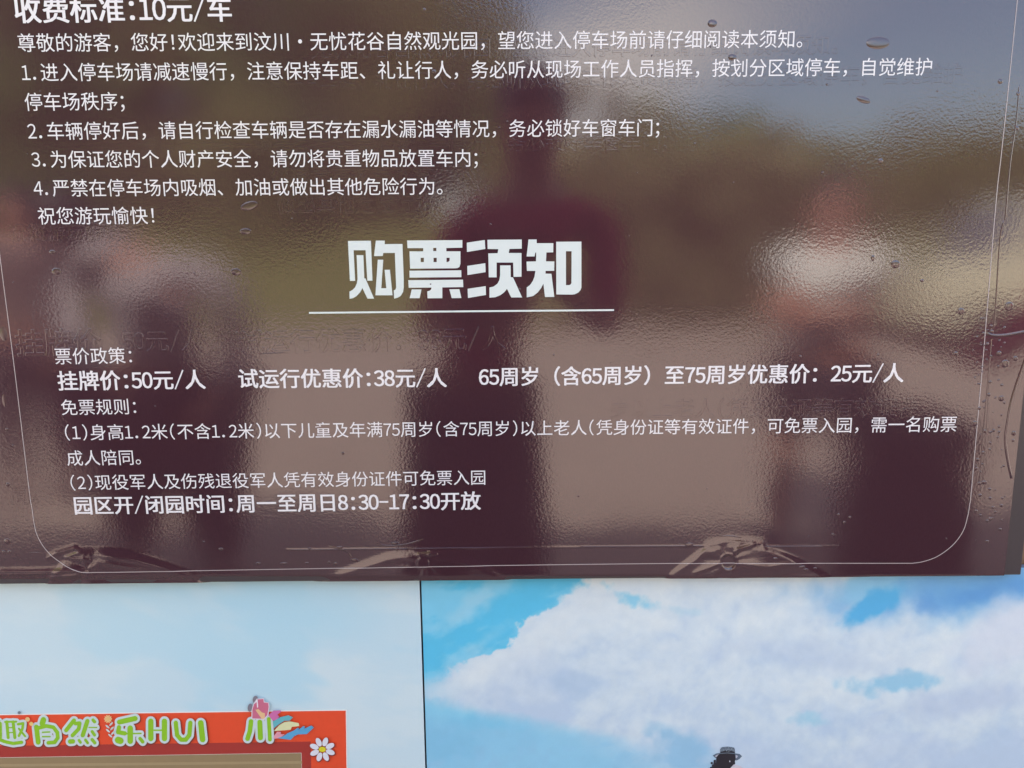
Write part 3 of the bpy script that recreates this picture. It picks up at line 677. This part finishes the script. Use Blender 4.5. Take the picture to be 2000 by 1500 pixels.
# ------------------------------------------------------------------ trees beyond the pavement
M_BARK = mat('bark', (0.10, 0.07, 0.05), 0.9, 1.4, 0.3, 20, 0.01, 30)
M_LEAF = [mat('leaves_%s' % n, c, 0.6, 1.4, 0.35, 3) for n, c in (('olive', (0.31, 0.30, 0.10)), ('green', (0.19, 0.24, 0.07)), ('brownish', (0.28, 0.24, 0.11)))]
def tree(x, y, z0, h, r, leaf, label, seed):
    rd = np.random.default_rng(seed); root = empty('broadleaf_tree', (x, y, z0), label, 'tree', 'trees beyond the lawn')
    v, f = [], []
    def limb(p, q, r0, r1, n=7):
        b = len(v); p = Vector(p); q = Vector(q); d = (q - p).normalized(); s = d.orthogonal().normalized(); t = d.cross(s)
        for c, rr in ((p, r0), (q, r1)):
            for k in range(n): a = 2 * math.pi * k / n; v.append(c + s * rr * math.cos(a) + t * rr * math.sin(a))
        for k in range(n): f.append((b + k, b + (k + 1) % n, b + n + (k + 1) % n, b + n + k))
    limb((0, 0, -0.2), (0.1, 0, h * .45), .05 * h * .5, .03 * h * .5)
    tips = []
    for k in range(7):
        a = k * 0.9 + rd.random(); q = (math.cos(a) * r * .6, math.sin(a) * r * .6, h * (.55 + .3 * rd.random())); limb((0.1, 0, h * (.3 + .02 * k)), q, .02 * h * .5, .006 * h); tips.append(q)
    mesh_obj('trunk', v, f, M_BARK, root, True)
    n = 4200; cl = []
    for k in range(34):
        a = rd.random() * 6.283; rr = r * rd.random() ** .5 * .85; zz = h * (.12 + .8 * rd.random()); cl.append((math.cos(a) * rr, math.sin(a) * rr, zz, r * (.22 + .2 * rd.random()) * (1.1 - .5 * abs(zz / h - .6))))
    cl.append((0, 0, h * .93, r * .3)); cl = np.array(cl); pick = cl[rd.integers(0, len(cl), n)]
    d = rd.normal(size=(n, 3)); d /= np.linalg.norm(d, axis=1)[:, None]; c = pick[:, :3] + d * pick[:, 3:4] * (rd.random((n, 1)) ** .4)
    s = rd.uniform(.09, .2, (n, 1)) * h / 8; u = rd.normal(size=(n, 3)); u /= np.linalg.norm(u, axis=1)[:, None]; w_ = np.cross(u, rd.normal(size=(n, 3))); w_ /= np.linalg.norm(w_, axis=1)[:, None]
    VV = np.stack([c - u * s - w_ * s * .5, c + u * s - w_ * s * .5, c + u * s + w_ * s * .5, c - u * s + w_ * s * .5], 1).reshape(-1, 3)
    grid_obj('crown', VV, np.arange(4 * n).reshape(-1, 4), M_LEAF[leaf], root, False)
ORD = ['first', 'second', 'third', 'fourth', 'fifth', 'sixth', 'seventh', 'eighth', 'ninth', 'tenth', 'eleventh', 'twelfth', 'thirteenth', 'fourteenth', 'fifteenth',
       'sixteenth', 'seventeenth', 'farthest left but one', 'farthest left', 'farthest right but one', 'farthest right', 'front one left of centre', 'front one right of centre', 'front one at centre', 'front one farthest right']
kinds = ['tall olive tree', 'round green tree', 'brownish spreading tree']
spots = [(-60, -120, 24), (60, -160, 22), (210, -140, 25), (380, -200, 24), (540, -160, 22), (690, -150, 25), (820, -60, 23), (925, 60, 24), (1120, 165, 26), (1270, 190, 24), (1410, 215, 23), (1545, 250, 25), (1650, 310, 24), (1800, 410, 26), (1775, 240, 23), (1950, 320, 25), (2060, 250, 24), (-230, 0, 25), (-420, -60, 24), (2250, 150, 25), (2450, 60, 24), (460, 200, 19), (1330, 300, 19.5), (1080, 330, 20), (1560, 400, 20)]
for k, (px, top, yp) in enumerate(spots):
    q = W(px, top, yp); gz0 = 2.0 if yp > 22 else 1.0
    h = q.z - gz0; leaf = [0, 1, 2][k % 3]
    tree(q.x, -yp, gz0, max(h, 1.5), max(1.3, min(2.9, h * .42)) * (0.75 if 1700 < px < 1800 else 1), leaf, '%s, %s in the mirrored row beyond the lawn' % (kinds[leaf], ORD[k]), 100 + k)

def hedge(x0, x1, y, z0, h, label, seed):
    rd = np.random.default_rng(seed); n = int((x1 - x0) * 900)
    root = empty('hedge', ((x0 + x1) / 2, y, z0), label, 'hedge')
    c = np.stack([rd.random(n) * (x1 - x0) - (x1 - x0) / 2, rd.normal(size=n) * .45, np.zeros(n)], -1)
    top = h * (.75 + .5 * fbm(c[:, 0] * .5 + seed, c[:, 0] * 0, 4)); c[:, 2] = top * rd.random(n) ** .8
    s = rd.uniform(.06, .15, (n, 1)); u = rd.normal(size=(n, 3)); u /= np.linalg.norm(u, axis=1)[:, None]; w_ = np.cross(u, rd.normal(size=(n, 3))); w_ /= np.linalg.norm(w_, axis=1)[:, None]
    VV = np.stack([c - u * s - w_ * s * .5, c + u * s - w_ * s * .5, c + u * s + w_ * s * .5, c - u * s + w_ * s * .5], 1).reshape(-1, 3)
    grid_obj('foliage', VV, np.arange(4 * n).reshape(-1, 4), M_LEAF[seed % 3], root, False)
    v, f = [], []
    for k in range(int((x1 - x0) / .8)):
        b = len(v); xx = -(x1 - x0) / 2 + k * .8
        for zz, r_ in ((-.2, .03), (h * .8, .012)):
            for e in range(5): v.append((xx + r_ * math.cos(e * 1.257), r_ * math.sin(e * 1.257), zz))
        for e in range(5): f.append((b + e, b + (e + 1) % 5, b + 5 + (e + 1) % 5, b + 5 + e))
    tag(mesh_obj('stem', v, f, M_BARK, root), kind='stuff')
hedge(-24, -3, -21.5, 2.3, 2.2, 'long dark hedge on top of the lawn, mirrored at the left', 5)
hedge(0.5, 6.8, -13.2, 0.05, 2.6, 'dusky tall hedge at the edge of the pavement, mirrored right of centre', 8)
hedge(-1.0, 22, -21.0, 2.3, 2.0, 'long green hedge on top of the lawn, mirrored at the right', 6)

# ------------------------------------------------------------------ people (seen mirrored in the film)
def skel(name, nodes, edges, m, parent, root, sub=2):
    "one continuous skinned surface over a jointed skeleton; nodes: name -> (x, y, z, radius)"
    base = Vector(parent.location); ks = list(nodes)
    me = bpy.data.meshes.new(name); me.from_pydata([tuple(Vector(nodes[k][:3]) - base) for k in ks], [(ks.index(a), ks.index(b)) for a, b in edges], [])
    me.materials.append(m); o = bpy.data.objects.new(name, me); COL.objects.link(o); o.parent = parent
    sm = o.modifiers.new('skin', 'SKIN'); sm.use_smooth_shade = True
    if not me.skin_vertices:
        try: me.skin_vertices.new(name='')
        except Exception: pass
    for k, q in enumerate(ks):
        r_ = nodes[q][3]; r_ = r_ if isinstance(r_, tuple) else (r_, r_)
        me.skin_vertices[0].data[k].radius = r_; me.skin_vertices[0].data[k].use_root = (q == root)
    ss = o.modifiers.new('subsurf', 'SUBSURF'); ss.levels = sub; ss.render_levels = sub
    return o
def chain(*a): return [(a[k], a[k + 1]) for k in range(len(a) - 1)]
def ellipsoid(name, c, r, m, parent, rot=(0, 0, 0)):
    bm = bmesh.new(); bmesh.ops.create_uvsphere(bm, u_segments=20, v_segments=14, radius=1)
    for v in bm.verts: v.co = Vector((v.co.x * r[0], v.co.y * r[1], v.co.z * r[2]))
    bmesh.ops.rotate(bm, verts=bm.verts, matrix=__import__('mathutils').Euler(rot).to_matrix())
    for v in bm.verts: v.co += Vector(c) - Vector(parent.location)
    me = bpy.data.meshes.new(name); bm.to_mesh(me); bm.free(); me.materials.append(m); me.shade_smooth()
    o = bpy.data.objects.new(name, me); COL.objects.link(o); o.parent = parent; return o
M_SKIN = mat('skin', (0.50, 0.25, 0.17), 0.5, 1.4, 0.08, 40)
M_HAIR = mat('black_hair', (0.015, 0.012, 0.012), 0.45, 1.5, 0.2, 80)
def cloth(n, c): return mat(n, c, 0.85, 1.4, 0.1, 60, 0.001, 300)
def person(label, x, y, H, lean, shirt, trousers, arms, face=(0, 1), short=False, sleeve=0.45, width=1.0, headoff=(0, 0), hips=0.0, hs=1.0, hb=(.036, .032, 1.0), drop=0.0, leg=1.0):
    "standing figure; arms = ((elbow),(hand)) for left (-x) and right (+x); lean shifts the upper body"
    root = empty('person', (x, y, 0), label, 'person')
    fx_, fy_ = face; sx, sy = fy_, -fx_                    # sideways direction
    def pt(s, f_, z, r): return (x + sx * s + fx_ * f_, y + sy * s + fy_ * f_, z, r)
    hz = H * 0.52; sh = H * 0.82; w_ = 0.185 * width; lx, lf = lean
    nd = {'pelvis': pt(hips, 0, hz, (.13 * width, .10)), 'waist': pt(hips + lx * .4, lf * .4, hz + .14, (.125 * width, .09)), 'chest': pt(lx * .8 + hips * .3, lf * .8, sh - .14, (.15 * width, .10)),
          'collar': pt(lx, lf, sh - .02, (.09, .07)), 'neck': pt(lx + headoff[0] * .4, lf + headoff[1] * .4, sh + .05, .056 * hs), 'head0': pt(lx + headoff[0], lf + headoff[1], H - .17, .072 * hs), 'head1': pt(lx + headoff[0], lf + headoff[1] + .01, H - .10, (.082 * hs, .092 * hs)), 'head2': pt(lx + headoff[0], lf + headoff[1] - .01, H - .035, .062)}
    ed = chain('pelvis', 'waist', 'chest', 'collar', 'neck', 'head0', 'head1', 'head2')
    sh_nodes = {k: nd[k] for k in ('pelvis', 'waist', 'chest', 'collar')}
    sh_nodes = {k: (v[0], v[1], v[2], (v[3][0] + .018, v[3][1] + .018)) for k, v in sh_nodes.items()}
    shirt_n = dict(sh_nodes); shirt_e = chain('pelvis', 'waist', 'chest', 'collar'); tr = {'pelvis': (*nd['pelvis'][:3], (.145 * width, .115))}; te = []
    for s, nm, (el, ha) in ((-1, 'l', arms[0]), (1, 'r', arms[1])):
        S_ = pt(lx + s * w_, lf, sh - .045 - drop, .052); nd[nm + 'sh'] = S_
        nd[nm + 'el'] = (*el, .040); nd[nm + 'wr'] = (*[el[k] + (ha[k] - el[k]) * .86 for k in range(3)], .028); nd[nm + 'pa'] = (*ha, (.036, .022))
        ed += [('collar', nm + 'sh'), (nm + 'sh', nm + 'el'), (nm + 'el', nm + 'wr'), (nm + 'wr', nm + 'pa')]
        d = (Vector(ha) - Vector(el)).normalized(); side = d.cross(Vector((0, 0, 1)));  side = side.normalized() if side.length > .1 else Vector((1, 0, 0)); upv = side.cross(d)
        for q in range(4):                                 # four fingers, slightly curled
            o_ = upv * (.026 - .0175 * q); L_ = (.062, .072, .068, .052)[q]; b0 = Vector(ha) + d * .035 + o_
            a1 = b0 + d * L_ * .55; a2 = a1 + d * L_ * .35 + side * (.022 if nm == 'l' else -.022)
            nd['%sf%da' % (nm, q)] = (*b0, .0095); nd['%sf%db' % (nm, q)] = (*a1, .0088); nd['%sf%dc' % (nm, q)] = (*a2, .0078)
            ed += [(nm + 'pa', '%sf%da' % (nm, q)), ('%sf%da' % (nm, q), '%sf%db' % (nm, q)), ('%sf%db' % (nm, q), '%sf%dc' % (nm, q))]
        tb = Vector(ha) + upv * .034 - d * .01; tt = tb + d * .035 + upv * .016
        nd[nm + 't1'] = (*tb, .011); nd[nm + 't2'] = (*tt, .009); ed += [(nm + 'pa', nm + 't1'), (nm + 't1', nm + 't2')]
        shirt_n[nm + 'sh'] = (*S_[:3], .068)
        if sleeve <= 1: q = [S_[k] + (el[k] - S_[k]) * sleeve for k in range(3)]; shirt_n[nm + 'sl'] = (*q, .058); shirt_e += [('collar', nm + 'sh'), (nm + 'sh', nm + 'sl')]
        else:
            shirt_n[nm + 'el'] = (*el, .056); q = [el[k] + (ha[k] - el[k]) * (sleeve - 1) for k in range(3)]; shirt_n[nm + 'cu'] = (*q, .045); shirt_e += [('collar', nm + 'sh'), (nm + 'sh', nm + 'el'), (nm + 'el', nm + 'cu')]
        hp = pt(hips + s * .085 * width, 0, hz - .06, .085); kn = pt(hips + s * .10 * width, .03, H * .28, .058); an = pt(hips + s * .11 * width, -.01, .085, .036); toe = pt(hips + s * .13 * width, .13, .035, .035)
        nd[nm + 'hp'], nd[nm + 'kn'], nd[nm + 'an'], nd[nm + 'to'] = hp, kn, an, toe
        ed += [('pelvis', nm + 'hp'), (nm + 'hp', nm + 'kn'), (nm + 'kn', nm + 'an'), (nm + 'an', nm + 'to')]
        tr[nm + 'hp'] = (*hp[:3], .108 * width); te += [('pelvis', nm + 'hp')]
        if short: q = [hp[k] + (kn[k] - hp[k]) * .85 for k in range(3)]; tr[nm + 'kn'] = (*q, .095); te += [(nm + 'hp', nm + 'kn')]
        else: tr[nm + 'kn'] = (*kn[:3], .088 * width * leg); tr[nm + 'an'] = (an[0], an[1], .10, .072 * leg); te += [(nm + 'hp', nm + 'kn'), (nm + 'kn', nm + 'an')]
    skel('body', nd, ed, M_SKIN, root, 'pelvis'); skel('shirt', shirt_n, shirt_e, shirt, root, 'pelvis'); skel('trousers', tr, te, trousers, root, 'pelvis')
    hc = Vector(nd['head1'][:3]); f3 = Vector((fx_, fy_, 0)); s3 = Vector((sx, sy, 0)); yaw = math.atan2(-fx_, fy_)
    ellipsoid('hair', hc + Vector((0, 0, hb[0])) - f3 * hb[1], (.088 * hs * hb[2], .098 * hs * hb[2], .095 * hs * hb[2]), M_HAIR, root, (0, 0, yaw))
    for s in (-1, 1):
        ellipsoid('ear', hc + s3 * s * .086 - Vector((0, 0, .03)), (.012, .02, .03), M_SKIN, root, (0, 0, yaw)); ellipsoid('eye', hc + f3 * .084 + s3 * s * .032 - Vector((0, 0, .035)), (.011, .008, .007), M_WHITE, root)
        ellipsoid('shoe', Vector(nd['lto' if s < 0 else 'rto'][:3]) - f3 * .05 + Vector((0, 0, .012)), (.05, .13, .045), M_SHOE, root, (0, 0, yaw))
    ellipsoid('nose', hc + f3 * .094 - Vector((0, 0, .055)), (.014, .016, .024), M_SKIN, root, (0, 0, yaw)); ellipsoid('mouth', hc + f3 * .076 - Vector((0, 0, .088)), (.024, .01, .006), M_LIP, root, (0, 0, yaw))
    return root
M_SHOE = mat('dark_shoe', (0.04, 0.04, 0.045), 0.5); M_LIP = mat('lips', (0.35, 0.10, 0.09), 0.5)
# the photographer, in the shade of the wall
yp = 1.28
sL, sR = W(905, 640, 1.2), W(1262, 640, 1.2)
person('person in dark red shirt raising a phone, mirrored in the middle of the board', -0.02, -yp, 1.765, (0.08, 0.0), cloth('dark_red_shirt', (0.42, 0.018, 0.07)), cloth('dark_trousers', (0.012, 0.010, 0.018)),
       (((-0.24, -1.18, 1.06), (-0.055, -1.02, 1.27)), ((0.27, -1.18, 1.08), (0.06, -1.02, 1.27))), hips=-0.095, width=1.08, drop=0.03, leg=1.35, headoff=(0.0, 0.03), sleeve=0.9, hs=1.18)
phn = empty('phone', (0, -0.972, CAM_H), 'black phone held upright in both hands of the person in dark red, before the board', 'phone')
M_BLK = mat('black_glass', (0.01, 0.01, 0.012), 0.1, 1.5)
box('case', (-0.08, -0.006, -0.045), (0.08, 0.004, 0.03), M_BLK, phn, 0.004); box('camera_bump', (-0.03, 0.0042, -0.012), (0.03, 0.0065, 0.022), M_BLK, phn, 0.001)
# woman in white, farther out in the sun
q = W(1610, 700, 2.3)
hnd = W(1490, 612, 2.15); el1 = W(1560, 632, 2.2); el2 = W(1700, 600, 2.2); h2 = W(1600, 628, 2.1)
person('person in white short-sleeved shirt and dark shorts, arms folded, mirrored at the right', q.x, -2.3, 1.57, (0.0, 0.0), cloth('white_shirt', (0.90, 0.87, 0.80)), cloth('charcoal_shorts', (0.03, 0.028, 0.035)),
       ((tuple(W(1705, 605, 2.25)), tuple(W(1560, 625, 2.08))), (tuple(W(1480, 600, 2.25)), tuple(W(1640, 620, 2.10)))), face=(-0.45, 0.89), short=True, sleeve=0.7, width=1.38, hs=1.25, hb=(.05, .065, 0.82))
# person at the right edge with an outstretched arm
q = W(2300, 600, 1.75)
person('person in dark red long-sleeved top reaching out one hand, mirrored at the right edge', q.x, -1.8, 1.68, (0.0, 0.0), cloth('maroon_top', (0.50, 0.03, 0.09)), cloth('black_trousers', (0.012, 0.011, 0.014)),
       ((tuple(W(1935, 700, 1.75)), tuple(W(1700, 640, 1.7))), (tuple(W(2230, 760, 1.8)), tuple(W(2230, 900, 1.8)))), face=(0.0, 1.0), sleeve=1.3, width=1.05)
# stooping people on the left
M_JK = cloth('mauve_grey_jacket', (0.46, 0.40, 0.40))
q = W(330, 800, 2.0)
person('person in mauve grey jacket and dark trousers standing close, mirrored at the left', q.x, -2.0, 1.54, (-0.02, 0.05), M_JK, cloth('purple_black_trousers', (0.03, 0.018, 0.026)),
       ((tuple(W(150, 680, 1.9)), tuple(W(230, 760, 1.7))), (tuple(W(470, 690, 1.9)), tuple(W(400, 800, 1.75)))), face=(-0.3, 0.95), sleeve=1.7, width=1.9, headoff=(-0.22, 0.10), hb=(.0, -.005, 1.22))
ellipsoid('scarf', (q.x - .17, -1.97, 1.30), (.13, .12, .10), M_JK, bpy.data.objects['person.003'])
q = W(60, 700, 3.1)
person('person in a brownish grey top standing farther back, mirrored at the far left', q.x, -3.1, 1.66, (0, 0), cloth('taupe_top', (0.22, 0.15, 0.14)), cloth('dark_skirt', (0.05, 0.03, 0.04)),
       ((tuple(W(-50, 620, 3.1)), tuple(W(-20, 700, 3.0))), (tuple(W(150, 620, 3.1)), tuple(W(120, 700, 3.0)))), face=(0.3, 0.95), sleeve=1.5, width=1.3)

# black wheeled bag between the two people at the right
q = W(1760, 1000, 1.65)
bag = empty('wheeled_bag', (q.x, -1.65, 0), 'large black wheeled bag standing upright on the ground, mirrored low at the right', 'bag')
M_BAG = mat('black_nylon', (0.012, 0.010, 0.014), 0.6, 1.45, 0.2, 90, 0.001, 400)
box('body', (-0.20, -0.14, 0.05), (0.20, 0.14, 0.74), M_BAG, bag, 0.07, 4); box('front_pocket', (-0.16, 0.141, 0.12), (0.16, 0.18, 0.50), M_BAG, bag, 0.02, 3)
box('handle', (-0.09, -0.015, 0.741), (0.09, 0.015, 0.775), M_BAG, bag, 0.01, 2)
for s in (-1, 1): ellipsoid('wheel', Vector(bag.location) + Vector((s * .15, 0, .035)), (.015, .035, .035), M_BLK, bag)

# ------------------------------------------------------------------ cream van parked far behind
van = empty('parked_van', (0, 0, 0), 'cream van parked on the pavement in the sun, mirrored at the right edge', 'van')
c0 = W(1800, 640, 9.5); vx0, vz = c0.x, c0.z
van.location = (vx0, -11.2, 0)
M_CREAM = mat('cream_paint', (0.80, 0.74, 0.52), 0.3, 1.5, 0.03, 4, coat=0.5); M_GLS = mat('tinted_glass', (0.10, 0.10, 0.14), 0.08, 1.5); M_TYRE = mat('tyre', (0.02, 0.02, 0.02), 0.8)
prof = [(0.0, .30), (0.0, .95), (.25, 1.10), (.9, 1.18), (1.45, 1.85), (1.8, 1.98), (4.3, 2.0), (4.5, 1.85), (4.6, .30)]
v = [(x, y, zz) for y in (0, 1.75) for x, zz in prof]; n = len(prof)
f = [tuple(range(n))[::-1], tuple(range(n, 2 * n))] + [(k, (k + 1) % n, n + (k + 1) % n, n + k) for k in range(n)]
mesh_obj('body', v, f, M_CREAM, van)
for x0, x1 in ((1.35, 2.1), (2.18, 3.2), (3.28, 4.3)):
    mesh_obj('window', [(x0, 1.754, 1.22), (x1, 1.754, 1.22), (x1, 1.754, 1.80), (x0 + (.3 if x0 < 1.5 else 0), 1.754, 1.80)], [(3, 2, 1, 0)], M_GLS, van)
mesh_obj('windscreen', [(.93, .12, 1.22), (.93, 1.63, 1.22), (1.43, 1.60, 1.80), (1.43, .15, 1.80)], [(3, 2, 1, 0)], M_GLS, van).location = (-0.012, 0, 0.012)
for x_ in (.9, 3.7):
    for y_ in (.05, 1.70):
        bm = bmesh.new(); bmesh.ops.create_cone(bm, cap_ends=True, segments=24, radius1=.32, radius2=.32, depth=.2, matrix=Matrix.Translation((x_, y_, .32)) @ Matrix.Rotation(math.pi / 2, 4, 'X'))
        me = bpy.data.meshes.new('wheel'); bm.to_mesh(me); bm.free(); me.materials.append(M_TYRE); o = bpy.data.objects.new('wheel', me); COL.objects.link(o); o.parent = van
